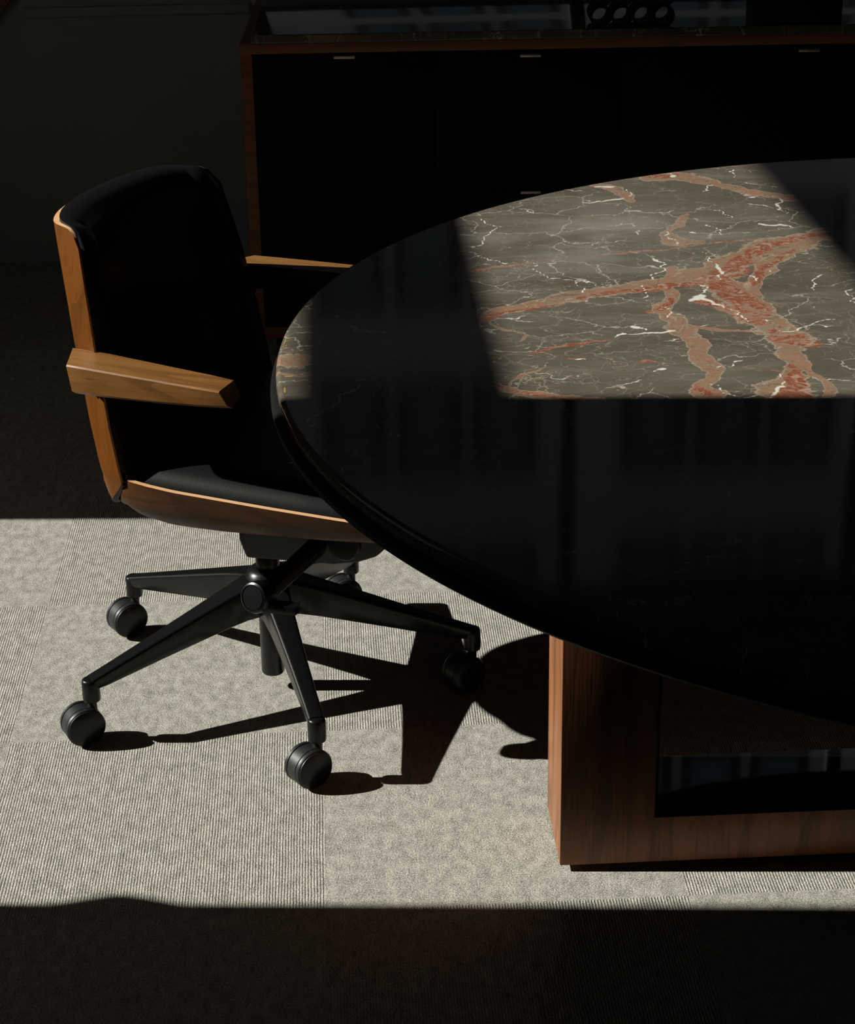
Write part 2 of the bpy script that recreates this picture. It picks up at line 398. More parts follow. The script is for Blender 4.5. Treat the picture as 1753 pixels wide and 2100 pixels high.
WHITE_VEINS = [[[0.782,0.838,0.0025],[0.792,0.8,0.003],[0.787,0.758,0.0016],[0.776,0.717,0.0014],[0.762,0.677,0.001]],[[0.732,0.66,0.0022],[0.759,0.638,0.0037],[0.792,0.582,0.0067],[0.801,0.575,0.0031]],[[0.827,0.591,0.0017],[0.837,0.552,0.0027],[0.847,0.514,0.006],[0.872,0.487,0.0026],[0.895,0.449,0.0028],[0.892,0.42,0.0017]],[[1.018,0.584,0.005],[1.026,0.564,0.0101],[1.035,0.554,0.0051],[1.02,0.508,0.002],[1.002,0.462,0.0017]],[[1.067,0.73,0.0035],[1.067,0.686,0.0063],[1.069,0.653,0.0037]],[[1.134,0.763,0.0087],[1.146,0.74,0.0056],[1.149,0.705,0.0031]],[[1.211,0.777,0.0052],[1.225,0.753,0.013],[1.263,0.735,0.0056]],[[1.276,0.93,0.006],[1.267,0.845,0.008],[1.276,0.821,0.0043]],[[1.166,0.974,0.0053],[1.193,1.021,0.0033]],[[1.249,1.126,0.0021],[1.237,1.067,0.0024]],[[1.097,0.615,0.0034],[1.105,0.575,0.0025],[1.108,0.518,0.0102],[1.11,0.499,0.0083],[1.1,0.464,0.0021]],[[0.981,0.446,0.0057],[0.986,0.428,0.0017],[0.975,0.383,0.0025],[0.984,0.354,0.0048],[1.002,0.325,0.0023],[0.994,0.293,0.0013]],[[1.039,0.363,0.0105],[1.059,0.386,0.0234],[1.08,0.337,0.0057],[1.096,0.283,0.0043],[1.098,0.259,0.0026]],[[1.064,0.44,0.0059],[1.073,0.421,0.0035],[1.059,0.386,0.0038]],[[0.939,0.259,0.0076],[0.948,0.253,0.0119],[0.957,0.241,0.0037]],[[1.023,0.082,0.007],[1.061,0.106,0.0021]],[[0.941,0.073,0.0033],[0.953,0.082,0.0133],[0.959,0.083,0.0035]],[[0.999,0.022,0.0041],[1.013,-0.015,0.0054],[1.028,-0.03,0.0052]],[[1.099,0.054,0.0034],[1.098,0.02,0.0035],[1.081,-0.013,0.0069],[1.065,-0.036,0.0069]],[[1.146,0.477,0.0071],[1.151,0.452,0.0029]],[[1.183,0.529,0.0024],[1.181,0.494,0.0023]],[[0.955,0.926,0.0061],[0.995,0.929,0.0088],[1.029,0.944,0.0068]],[[1.042,1.005,0.0038],[1.039,0.956,0.0042]],[[0.861,0.882,0.0079],[0.87,0.866,0.0035]],[[0.992,1.027,0.0116],[1.008,1.025,0.0164],[1.025,1.026,0.0048]],[[1.13,1.11,0.0026],[1.134,1.082,0.0156],[1.142,1.095,0.0031]],[[1.123,0.27,0.0099],[1.126,0.261,0.0074]],[[0.846,0.128,0.0055],[0.859,0.13,0.0092]],[[0.91,0.213,0.0036],[0.954,0.229,0.0094],[0.983,0.231,0.0078],[0.997,0.235,0.0037]],[[1.157,0.857,0.0046],[1.175,0.832,0.0039],[1.178,0.787,0.0026]],[[1.102,0.721,0.0108],[1.108,0.717,0.0067]],[[1.276,0.398,0.0017],[1.267,0.354,0.0027],[1.264,0.331,0.0028]],[[1.249,0.485,0.002],[1.228,0.439,0.0017],[1.224,0.392,0.0022]],[[1.132,0.222,0.0027],[1.17,0.233,0.0034],[1.222,0.26,0.0033]],[[0.504,0.419,0.0026],[0.518,0.365,0.0044],[0.542,0.336,0.0067],[0.561,0.299,0.0095],[0.587,0.271,0.0152],[0.607,0.26,0.0076]],[[0.592,0.091,0.0053],[0.566,0.047,0.0068],[0.541,0.019,0.0071],[0.523,-0.027,0.0044],[0.514,-0.077,0.0038],[0.501,-0.095,0.0032]],[[0.597,-0.101,0.0018],[0.599,-0.125,0.003]],[[0.599,-0.133,0.0045],[0.611,-0.112,0.0054]],[[0.633,-0.164,0.0028],[0.639,-0.155,0.0057]],[[0.541,-0.219,0.0023],[0.544,-0.241,0.003],[0.535,-0.247,0.0047]]]
GOLD_VEINS = [[[0.473,0.282,0.0014],[0.477,0.25,0.0026],[0.475,0.223,0.0027],[0.483,0.202,0.0055],[0.508,0.208,0.004]],[[0.471,0.102,0.0032],[0.479,0.098,0.0056],[0.486,0.105,0.0029]],[[0.475,0.056,0.0012],[0.474,0.038,0.0019]],[[0.987,0.93,0.0045],[1.003,0.933,0.006]]]

# ------------------------------------------------------------------ the room
XL, XR, YB, YF, ZC = -1.60, 4.6, 3.28, -4.2, 3.0
def struct(name, bm, mat, smooth=False):
    o = obj(name, bm, mat, smooth=smooth); o['kind'] = 'structure'; return o

bm = bmesh.new(); box(bm, XL-.12, XR+.12, YF-.12, YB+.12, -.10, 0.0); struct('floor', bm, CARPET)
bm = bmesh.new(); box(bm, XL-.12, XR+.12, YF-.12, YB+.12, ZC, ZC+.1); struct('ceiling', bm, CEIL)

def wall_with_hole(name, axis, a0, a1, u0, u1, hu0, hu1, hz0, hz1):
    bm = bmesh.new()
    def bx(ua, ub, za, zb):
        if axis == 0: box(bm, a0, a1, ua, ub, za, zb)
        else: box(bm, ua, ub, a0, a1, za, zb)
    bx(u0, hu0, 0, ZC); bx(hu1, u1, 0, ZC); bx(hu0, hu1, 0, hz0); bx(hu0, hu1, hz1, ZC)
    return struct(name, bm, WALL)
# sun side window: inner edges of its frame bound the sunlit patch
WY0, WY1, WZ0, WZ1 = 0.182, 1.525, .85, 2.691
FRM = .035
wall_with_hole('wall_left', 0, XL-.12, XL, YF-.12, YB+.12, WY0-FRM, WY1+FRM, WZ0-FRM, WZ1+FRM)
# back wall window above and behind the cabinet
BX0, BX1, BZ0, BZ1 = .36, 3.9, .90, 2.60
wall_with_hole('wall_back', 1, YB, YB+.12, XL, XR, BX0-.04, BX1+.04, BZ0-.04, BZ1+.04)
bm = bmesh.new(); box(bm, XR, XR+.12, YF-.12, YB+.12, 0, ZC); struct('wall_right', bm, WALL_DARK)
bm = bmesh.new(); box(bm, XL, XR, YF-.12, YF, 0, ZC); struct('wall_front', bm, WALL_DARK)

FRAME_DARK = plain('dark_window_frame', (.03, .03, .032), .5)
# window_1 in the left wall
bm = bmesh.new(); xf0, xf1 = XL-.06, XL-.02
box(bm, xf0, xf1, WY0-FRM, WY0, WZ0-FRM, WZ1+FRM); box(bm, xf0, xf1, WY1, WY1+FRM, WZ0-FRM, WZ1+FRM)
box(bm, xf0, xf1, WY0, WY1, WZ0-FRM, WZ0); box(bm, xf0, xf1, WY0, WY1, WZ1, WZ1+FRM)
box(bm, xf0, xf1, WY0, WY1, 2.160, 2.311)
w1 = struct('window_1', bm, FRAME_DARK)
for za, zb in ((WZ0, 2.160), (2.311, WZ1)):
    bm = bmesh.new(); box(bm, XL-.043, XL-.039, WY0, WY1, za, zb); obj('pane', bm, GLASS, w1, smooth=False)
bm = bmesh.new(); box(bm, XL-.02, XL+.14, WY0-.12, WY1+.12, WZ0-.045-FRM, WZ0-FRM, .004); struct('trim_1', bm, plain('sill_paint', (.4, .4, .38), .5))
# window_2 in the back wall
bm = bmesh.new(); ya, yb = YB+.03, YB+.08
box(bm, BX0-.04, BX1+.04, ya, yb, BZ0-.04, BZ0); box(bm, BX0-.04, BX1+.04, ya, yb, BZ1, BZ1+.04)
nmul = 3
for i in range(nmul+2):
    xx = BX0-.04 + i*(BX1-BX0+.04)/(nmul+1)
    box(bm, xx, xx+.04, ya, yb, BZ0, BZ1)
w2 = struct('window_2', bm, FRAME_DARK)
for i in range(nmul+1):
    xx = BX0-.04 + i*(BX1-BX0+.04)/(nmul+1)
    bm = bmesh.new(); box(bm, xx+.04, xx+(BX1-BX0+.04)/(nmul+1), YB+.053, YB+.057, BZ0, BZ1); obj('pane', bm, GLASS, w2, smooth=False)
# thin rail on the back wall left of the cabinet
bm = bmesh.new(); box(bm, -.28, .335, YB-.012, YB, .690, .715, .003); struct('trim_2', bm, WALL)

# ------------------------------------------------------------------ facade across the street (seen mirrored in the stone tops)
fac = empty('office_building', (0, 28, 0), 0, 'grey office building across the street, mirrored faintly in the cabinet slab', 'building')
FAC = plaster('facade_render', (.42, .42, .41)); FWIN = plain('facade_window_glass', (.10, .14, .17), .1, spec=.8)
bm = bmesh.new(); box(bm, -16, 24, 0, 6, -6, 24); obj('wall', bm, FAC, fac, smooth=False)
for row in range(6):
    z0 = 4.84 + row*2.9
    for k in range(-8, 14):
        if k % 4 == 3: continue
        x0 = .291 + k*1.222
        bm = bmesh.new(); box(bm, x0, x0+1.022, -.10, .02, z0, z0+.11); box(bm, x0, x0+1.022, -.10, .02, z0+1.6, z0+1.72)
        box(bm, x0, x0+.14, -.10, .02, z0, z0+1.72); box(bm, x0+.88, x0+1.022, -.10, .02, z0, z0+1.72)
        f = obj('window_frame', bm, FRAME_DARK, fac, smooth=False)
        bm = bmesh.new(); box(bm, x0+.14, x0+.88, -.03, -.01, z0+.11, z0+1.6); obj('pane', bm, FWIN, f, smooth=False)

# ------------------------------------------------------------------ cabinet
cab = empty('sideboard', (.342, 2.35, 0), R_(-1.9), 'long walnut sideboard with black doors and thin metal pulls under a stone slab', 'cabinet')
CL, CD = 2.9, .80
bm = bmesh.new()
box(bm, 0, CL, 0, CD, .742, .765, .0012); box(bm, 0, CL, 0, CD, .055, .082, .0012)
box(bm, 0, .027, 0, CD, .082, .742, .0012); box(bm, CL-.027, CL, 0, CD, .082, .742, .0012)
box(bm, .027, CL-.027, CD-.012, CD, .082, .742)
obj('carcass', bm, WOOD_CAB, cab)
bm = bmesh.new(); box(bm, .05, CL-.05, .06, CD-.03, 0, .055); obj('plinth', bm, CAB_BLACK, cab)
def pull(x, z, par):
    bm = bmesh.new(); box(bm, x-.024, x+.024, -.008, .014, z-.0035, z+.0035, .001); obj('handle', bm, STEEL, par)
def front(name, x0, x1, z0, z1, hx, hz):
    bm = bmesh.new(); box(bm, x0, x1, .004, .024, z0, z1, .001)
    o = obj(name, bm, CAB_BLACK, cab); pull(hx, hz, o)
front('door', .029, .446, .084, .740, .240, .733)
front('drawer', .449, .880, .416, .740, .670, .729)
front('drawer', .449, .880, .084, .413, .672, .407)
front('drawer', .883, 1.75, .084, .740, 1.315, .729)
front('door', 1.753, 2.31, .084, .740, 2.03, .729)
front('door', 2.313, CL-.029, .084, .740, 2.6, .729)
slab = empty('stone_slab', (.342, 2.35, 0), R_(-1.9), 'dark marble slab lying on the walnut sideboard', 'worktop')
bm = bmesh.new(); box(bm, .025, CL-.02, -.002, CD, .7652, .786, .003, 3); obj('slab', bm, MARBLE, slab)

# ring rack on the slab: two visible rows of four tubes, a third above the frame
def cabpt(x, y, z=.786):
    a = R_(-1.9); return (.342 + x*math.cos(a) - y*math.sin(a), 2.35 + x*math.sin(a) + y*math.cos(a), z)
rk = empty('ring_rack', cabpt(.905, .055), R_(-1.9), 'black rack of stacked open rings on the stone slab', 'rack')
for r in range(3):
    for c in range(4):
        bm = bmesh.new(); Rr = .0248
        M = axis_mat((-.072 + c*.0485, -.045, .0252 + r*.046), (0, 1, 0))
        lathe(bm, [(Rr, 0), (Rr, .09), (Rr-.005, .09), (Rr-.005, 0)], 32, M, closed=True)
        obj('ring', bm, RING_BLACK, rk)
bx_ = empty('black_box', cabpt(1.295, .10), R_(-1.9), 'plain black box standing on the stone slab near the right edge', 'box')
bm = bmesh.new(); box(bm, -.095, .095, -.09, .10, 0, .20, .003); obj('body', bm, CAB_BLACK, bx_)
bm = bmesh.new(); box(bm, -.097, .097, -.092, .102, .201, .225, .003); obj('lid', bm, CAB_BLACK, bx_)

# rounded wooden disc hung on the back wall in the corner of the frame
wd = empty('wall_disc', (-.46, YB, .84), 0, 'dark brown rounded wooden disc on the wall, cut off by the top left corner', 'wall decor')
bm = bmesh.new(); lathe(bm, [(0, .006), (.15, .006), (.165, .02), (.180, .03), (.1835, .02), (.1835, 0), (0, 0)], 64, axis_mat((0, 0, 0), (0, -1, 0)))
obj('disc', bm, WOOD_CAB, wd)

# unseen vase, added on the sill so its belly bumps the shadow edge
vz = empty('shadow_bump_vase', (XL+.06, .093, WZ0-FRM), 0, 'unseen round bellied vase added on the left window sill to bump the shadow edge', 'vase')
bm = bmesh.new(); lathe(bm, [(0, 0), (.045, 0), (.05, .01), (.045, .12), (.045, .21), (.058, .25), (.085, .29), (.1055, .337), (.085, .385), (.058, .42), (.045, .435), (.035, .46), (.045, .49), (.04, .49), (.03, .46), (0, .45)], 48)
obj('body', bm, plain('grey_ceramic', (.25, .24, .23), .5), vz)

# ------------------------------------------------------------------ round table
TC = (1.514, .138); TR = 1.0525
tb = empty('round_table', (TC[0], TC[1], 0), 0, 'large round table with a glossy brown marble top veined in red, walnut slab base', 'table')
SX, SY = .828-TC[0], 1.0
y0, y1 = .072-TC[1], .232-TC[1]
xl, xr = .8295-TC[0], TC[0]-.8295
def frame_prism(bm, x0, x1, z0, z1, ix0, ix1, iz0, iz1, ya, yb):
    o = [(x0, z0), (x1, z0), (x1, z1), (x0, z1)]; i = [(ix0, iz0), (ix1, iz0), (ix1, iz1), (ix0, iz1)]
    V = [[bm.verts.new((p[0], y, p[1])) for p in L] for y in (ya, yb) for L in (o, i)]
    for k in range(4):
        j = (k+1) % 4
        bm.faces.new((V[0][k], V[0][j], V[1][j], V[1][k])); bm.faces.new((V[2][k], V[3][k], V[3][j], V[2][j]))
        bm.faces.new((V[0][k], V[2][k], V[2][j], V[0][j])); bm.faces.new((V[1][k], V[1][j], V[3][j], V[3][k]))
bm = bmesh.new()
frame_prism(bm, xl, xr, .010, .700, xl+.1325, xr-.1325, .083, .62, y0, y1)
bmesh.ops.recalc_face_normals(bm, faces=bm.faces)
bmesh.ops.bevel(bm, geom=[e for e in bm.edges if len(e.link_faces) == 2 and e.calc_face_angle() > 1], offset=.0012, segments=2, profile=.6, affect='EDGES')
obj('base_frame', bm, WOOD_BASE, tb)
bm = bmesh.new()
frame_prism(bm, xl+.1327, xr-.1327, .0832, .6198, xl+.1357, xr-.1357, .0862, .6168, y0-.001, y1+.001)
ln_ = obj('black_glass_lining', bm, GLOSS_BLACK, tb, smooth=False); ln_['label'] = 'mirror-like black lining inside the opening of the base'
bm = bmesh.new(); box(bm, xl+.02, xr-.02, y0+.02, y1-.02, 0, .010); obj('plinth', bm, CAB_BLACK, tb)
# black sub-top ring
bm = bmesh.new()
lathe(bm, [(0, .700), (1.040, .700), (1.054, .703), (1.0605, .709), (1.0605, .716), (1.055, .7205), (1.045, .7215), (0, .7215)], 256)
obj('black_rim', bm, RING_BLACK, tb)
# stone top: a dense grid carrying the vein distance fields of the slab pattern
def axis_grid(lo, hi, flo, fhi, fine, coarse):
    a = list(np.arange(flo, fhi, fine)); b_ = list(np.arange(fhi, hi+coarse, coarse)); c = list(np.arange(flo-coarse, lo-coarse, -coarse))[::-1]
    return np.array(c + a + b_)
gx = axis_grid(-TR, TR, -TR-.004, .02, .0042, .014); gy = axis_grid(-TR, TR, -.22, TR+.004, .0042, .014)
RT = TR - .006
X, Y = np.meshgrid(gx, gy); rr = np.hypot(X, Y); out = rr > RT
Xs = np.where(out, X/rr*RT, X); Ys = np.where(out, Y/rr*RT, Y)
nx, ny = len(gx), len(gy)
idx = np.arange(nx*ny).reshape(ny, nx)
q = np.stack([idx[:-1, :-1], idx[:-1, 1:], idx[1:, 1:], idx[1:, :-1]], -1).reshape(-1, 4)
keep = ~out.ravel()[q].all(1); q = q[keep]
used = np.unique(q); remap = -np.ones(nx*ny, int); remap[used] = np.arange(len(used)); q = remap[q]
px = Xs.ravel()[used]; py = Ys.ravel()[used]; pz = np.full(len(px), .742)
nv0 = len(px)
# rounded edge profile as extra rings
seg = 512; prof = [(TR-.0062, .742), (TR-.003, .7412), (TR-.0008, .739), (TR, .736), (TR, .728), (TR-.001, .724), (TR-.004, .722), (TR-.03, .722), (0.3, .722)]
an = np.arange(seg)*2*math.pi/seg
ex = np.concatenate([r*np.cos(an) for r, z in prof]); ey = np.concatenate([r*np.sin(an) for r, z in prof]); ez = np.concatenate([np.full(seg, z) for r, z in prof])
eq = []
for k in range(len(prof)-1):
    a = nv0 + k*seg + np.arange(seg); b_ = nv0 + k*seg + (np.arange(seg)+1) % seg
    eq.append(np.stack([a, a+seg, b_+seg, b_], -1))
q = np.concatenate([q]+eq)
px = np.concatenate([px, ex]); py = np.concatenate([py, ey]); pz = np.concatenate([pz, ez])
me = bpy.data.meshes.new('marble_top')
me.from_pydata(np.stack([px, py, pz], 1).tolist(), [], q.tolist())
WXY = np.stack([px+TC[0], py+TC[1]], 1)
rng = np.random.RandomState(11)
def fractal(L, levels, amp, wamp):
    L = [tuple(p) for p in L]
    for lv_ in range(levels):
        o = [L[0]]
        for a, b_ in zip(L[:-1], L[1:]):
            dx, dy = b_[0]-a[0], b_[1]-a[1]; k = rng.uniform(-1, 1)*amp; t = rng.uniform(.4, .6)
            o.append((a[0]+dx*t-dy*k, a[1]+dy*t+dx*k, (a[2]+b_[2])/2*(1+rng.uniform(-1, 1)*wamp))); o.append(b_)
        L = o
    return L
def field(lines, levels=2, amp=.12, wamp=.3, ws=1.0):
    best = np.full(len(WXY), 6.0)
    for L in lines:
        L = np.array(fractal(L, levels, amp, wamp), float); L[:, 2] *= ws
        for (ax, ay, aw), (bx, by, bw) in zip(L[:-1], L[1:]):
            d = np.array([bx-ax, by-ay]); l2 = d@d + 1e-9
            t = np.clip(((WXY-[ax, ay])@d)/l2, 0, 1)
            dist = np.hypot(WXY[:, 0]-ax-t*d[0], WXY[:, 1]-ay-t*d[1])
            wd_ = np.maximum((aw + (bw-aw)*t)*.5, .0012)
            best = np.minimum(best, dist/wd_)
    return best
for nm, L, kw in (('red_vein', RED_VEINS, dict(amp=.14, wamp=.35, ws=.74)), ('tan_vein', TAN_VEINS, dict(amp=.12, wamp=.35, ws=.92)), ('white_vein', WHITE_VEINS, dict(levels=3, amp=.28, wamp=.5, ws=.48)), ('gold_vein', GOLD_VEINS, dict(levels=3, amp=.35, wamp=.5, ws=.6))):
    at = me.attributes.new(nm, 'FLOAT', 'POINT'); at.data.foreach_set('value', field(L, **kw).astype(np.float32))
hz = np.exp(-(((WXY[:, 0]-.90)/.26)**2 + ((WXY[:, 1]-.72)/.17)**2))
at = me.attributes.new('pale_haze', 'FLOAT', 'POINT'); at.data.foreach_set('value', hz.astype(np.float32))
top = link('marble_top', me, MARBLE_TOP, tb)
top['label'] = 'polished brown marble disc with red, tan and white veins'

# ------------------------------------------------------------------ office chair (local frame: +x forward, +y towards the back wall)
HUB = (.408, .649, 0.0); HEAD = R_(-25)
ch = empty('office_chair', HUB, HEAD, 'swivel office chair with walnut shell, black leather seat and five black casters, beside the table', 'chair')

# --- back shell
ZT = [.44, .48, .54, .60, .66, .70, .74, .78, .82, .845]
EX = [-.091, -.0975, -.108, -.1175, -.129, -.136, -.144, -.153, -.163, -.169]
WW = [.256, .2575, .256, .251, .245, .239, .232, .223, .212, .205]
PY = [0, .08, .15, .188, .207, .2165, .226, .235]; PX = [-.084, -.082, -.073, -.062, -.051, -.038, -.019, 0.0]
# dense smooth plan curve
def plan(n=40):
    pts = []
    ctrl = [(PX[i], PY[i]) for i in range(len(PY))]
    L = [0]
    for a, b_ in zip(ctrl[:-1], ctrl[1:]): L.append(L[-1] + math.dist(a, b_))
    L = np.array(L)/L[-1]
    def cr(t):
        k = min(int(np.searchsorted(L, t, 'right'))-1, len(L)-2); u = (t-L[k])/(L[k+1]-L[k])
        p0 = ctrl[k-1] if k > 0 else (ctrl[1][0], -ctrl[1][1]); p1 = ctrl[k]; p2 = ctrl[k+1]
        p3 = ctrl[k+2] if k+2 < len(ctrl) else (2*p2[0]-p1[0], 2*p2[1]-p1[1])
        return tuple(.5*((2*p1[i]) + (-p0[i]+p2[i])*u + (2*p0[i]-5*p1[i]+4*p2[i]-p3[i])*u*u + (-p0[i]+3*p1[i]-3*p2[i]+p3[i])*u**3) for i in (0, 1))
    return [cr(t) for t in np.linspace(0, 1, n)]
HALF = plan(28)
FULL = [(x, -y) for x, y in HALF[::-1]] + HALF[1:]
NS = len(FULL)
def back_pt(s, z, off=0.0, fcap=9.0):
    """s index in FULL, off = inward offset"""
    x, y = FULL[s]
    a = FULL[max(0, s-1)]; b_ = FULL[min(NS-1, s+1)]
    tx, ty = b_[0]-a[0], b_[1]-a[1]; l = math.hypot(tx, ty); nx_, ny_ = ty/l, -tx/l   # normal
    if nx_*(.1-x) + ny_*(0-y) < 0: nx_, ny_ = -nx_, -ny_
    zz = max(z, .44)
    e = interp(zz, ZT, EX); w_ = interp(zz, ZT, WW)/.235
    w_ *= interp(z, [.365, .385, .41, .46], [.80, .86, .94, 1.0])
    f = min(fcap, interp(z, [.37, .60, .84], [4.0, 2.3, 1.0]))
    if x < -.064: x = -.064 + (x+.064)*f
    return (e + x + nx_*off, (y + ny_*off)*w_, z)
def shell_levels(s):
    """bottom and top z of the wood for plan index s"""
    f = abs(FULL[s][1])/.235; fx_ = (FULL[s][0]+.084)/.084
    zb = .372 + .085*max(0, fx_)**1.0
    zt = .8315 - .008*(abs(FULL[s][1])/.235)**3
    q = max(0, (FULL[s][0] + .024)/.024)          # rounded upper corner of each wing
    zt -= .024*(1 - math.sqrt(max(0, 1-q*q)))
    return zb, zt
NZ = 34; TH = .009
def th_at(s):
    side = abs(s-(NS-1)/2)/((NS-1)/2)
    return TH*(1 - .62*max(0, (side-.80)/.20)**1.5)
def shell_grid(off):
    rows = []
    for s in range(NS):
        off = th_at(s) if off else 0.0
        zb, zt = shell_levels(s)
        # round the upper front corner of the wing
        rows.append([back_pt(s, zb + (zt-zb)*k/(NZ-1), off) for k in range(NZ)])
    # corner rounding: last indices pulled back near the top
    return rows
def round_corner(rows):
    for s in range(NS):
        x = FULL[s][0]
        for k in range(NZ):
            p = rows[s][k]; rows[s][k] = Vector(p)
    return rows
outer = round_corner(shell_grid(0.0)); inner = round_corner(shell_grid(TH))
def grid_faces(bm, rows, flip=False):
    V = [[bm.verts.new(p) for p in r] for r in rows]
    for A, B in zip(V[:-1], V[1:]):
        for i in range(len(A)-1):
            f = (A[i], A[i+1], B[i+1], B[i]); bm.faces.new(f[::-1] if flip else f)
    return V
def slab_from_grids(G0, G1, edge_mat_index=1):
    bm = bmesh.new(); V0 = grid_faces(bm, G0); V1 = grid_faces(bm, G1, True)
    n, k = len(G0), len(G0[0])
    def strip(a, b_):
        for i in range(len(a)-1):
            f = bm.faces.new((a[i], a[i+1], b_[i+1], b_[i])); f.material_index = edge_mat_index
    strip([V0[i][-1] for i in range(n)], [V1[i][-1] for i in range(n)])
    strip([V0[i][0] for i in range(n)], [V1[i][0] for i in range(n)])
    strip(V0[0], V1[0]); strip(V0[-1], V1[-1])
    return bm
bsh = obj('back_shell', slab_from_grids(outer, inner), WOOD_SHELL_V, ch, sharp=45)
bsh.data.materials.append(PLY_EDGE)
bsh['label'] = 'bent walnut plywood back with pale layered edge'

# --- back cushion: bulging leather pad filling the shell
NC = 44
TT = [.5 - .5*math.cos(math.pi*k/(NC-1)) for k in range(NC)]
def pad_z(s, t):
    zb, zt = shell_levels(s); f = abs(FULL[s][1])/.235
    zb = max(zb, .42); crown = .0065*(1-f**6) + .0003
    return zb + (zt + crown - zb)*t
def cushion_front(s, t):
    side = abs(s-(NS-1)/2)/((NS-1)/2)
    a_ = 1-min(1, (1-t)/.075); c_ = 1-min(1, (1-side + .010)/.13); b_ = 1-min(1, t/.05)
    th = .003 + .041*math.sqrt(max(0, 1 - a_*a_ - c_*c_ - b_*b_))
    v = Vector(back_pt(s, pad_z(s, t), th_at(s) + .0006 + th, 1.7))
    v.x += .004*max(0, (side-.80)/.20)**2        # the pad rolls a little past the wood
    return v
cf = [[cushion_front(s, t) for t in TT] for s in range(NS)]
cb = [[Vector(back_pt(s, pad_z(s, t), th_at(s)+.0006)) for t in TT] for s in range(NS)]
bm = slab_from_grids(cb, cf, 0)
bmesh.ops.remove_doubles(bm, verts=bm.verts, dist=.00005)
obj('back_cushion', bm, LEATHER, ch, sharp=60)

# --- rubber trim along the lower edge of the back shell
bm = bmesh.new(); secs = []
for s in range(NS):
    zb, zt = shell_levels(s); p = Vector(back_pt(s, zb-.002, TH*.5)); q_ = Vector(back_pt(s, zb-.002, TH*.5+.01)); d = (q_-p).normalized()
    secs.append([p + d*.0052*math.cos(a) + Vector((0, 0, 1))*.0032*math.sin(a) for a in np.linspace(0, 2*math.pi, 10, endpoint=False)])
loft(bm, secs); obj('rubber_trim', bm, RUBBER, ch)

# --- seat shell: plywood pan with upturned sides
XS = np.linspace(-.132, .330, 38)
def seat_top_z(x): return .4605 - .013*(x+.08)/.4
def seat_halfw(x): return interp(x, [-.175, -.15, -.118, -.07, 0, .15, .25, .33], [.200, .245, .2565, .261, .264, .262, .258, .252])
def seat_sec(x, off):
    """half profile from centre to top edge: (y, z)"""
    w_ = seat_halfw(x) ; zt = seat_top_z(x)
    dep = interp(x, [-.12, -.09, -.04, .05, .2, .33], [.088, .106, .114, .106, .084, .061])
    pts = []
    for t in np.linspace(0, 1, 16):
        a = t*math.pi/2
        y = (w_-off*1.0)*math.sin(a)**.60 if t > 0 else 0
        z = (zt - dep + off) + (dep-off)*(1-max(0, math.cos(a))**.60)
        y -= .27*(zt-z)*(y/w_)
        z += .034*(1-(y/w_)**2)**2
        pts.append((y, z))
    return pts
def seat_grid(off):
    G = []
    for x in XS:
        h = seat_sec(x, off); zt = seat_top_z(x); fd = max(0, 1-(x+.132)/.12)
        h = [(y, z, x + .044*fd*max(0, (z-zt+.080)/.080)) for y, z in h]
        L = [(xx, -y, z) for y, z, xx in h[::-1]] + [(xx, y, z) for y, z, xx in h[1:]]
        G.append([Vector(p) for p in L])
    return G
ssh = obj('seat_shell', slab_from_grids(seat_grid(0), seat_grid(.0085)), WOOD_SHELL_H, ch, sharp=45)
ssh.data.materials.append(PLY_EDGE)
ssh['label'] = 'bent walnut plywood seat pan with pale layered edge'

# --- seat cushion
bm = bmesh.new(); gx_, gy_ = 44, 36; rows = []
x0s, x1s = -.170, .324
def cush(u, v, top):
    x = x0s + (x1s-x0s)*u
    hw = min(seat_halfw(x) - .0125, interp(x, [-.17, -.14, -.11, -.085], [.10, .185, .228, .2475]))
    y = hw*(2*v-1)
    ex_ = min(u, 1-u)/.10; ey_ = min(v, 1-v)/.13
    fx1 = math.sqrt(max(0, 1-(1-min(1, ex_))**2)); fy1 = math.sqrt(max(0, 1-(1-min(1, ey_))**2))
    zt = seat_top_z(x)
    if top: z = zt - .004 + -.002 + .034*fx1*fy1 - .008*math.exp(-((x-.02)/.12)**2 - (y/.15)**2)
    else: z = zt - .010 - .018*fx1*fy1
    return Vector((x, y, z))
T = [[cush(i/(gx_-1), j/(gy_-1), True) for j in range(gy_)] for i in range(gx_)]
B = [[cush(i/(gx_-1), j/(gy_-1), False) for j in range(gy_)] for i in range(gx_)]
obj('seat_cushion', slab_from_grids(B, T, 0), LEATHER, ch, sharp=70)

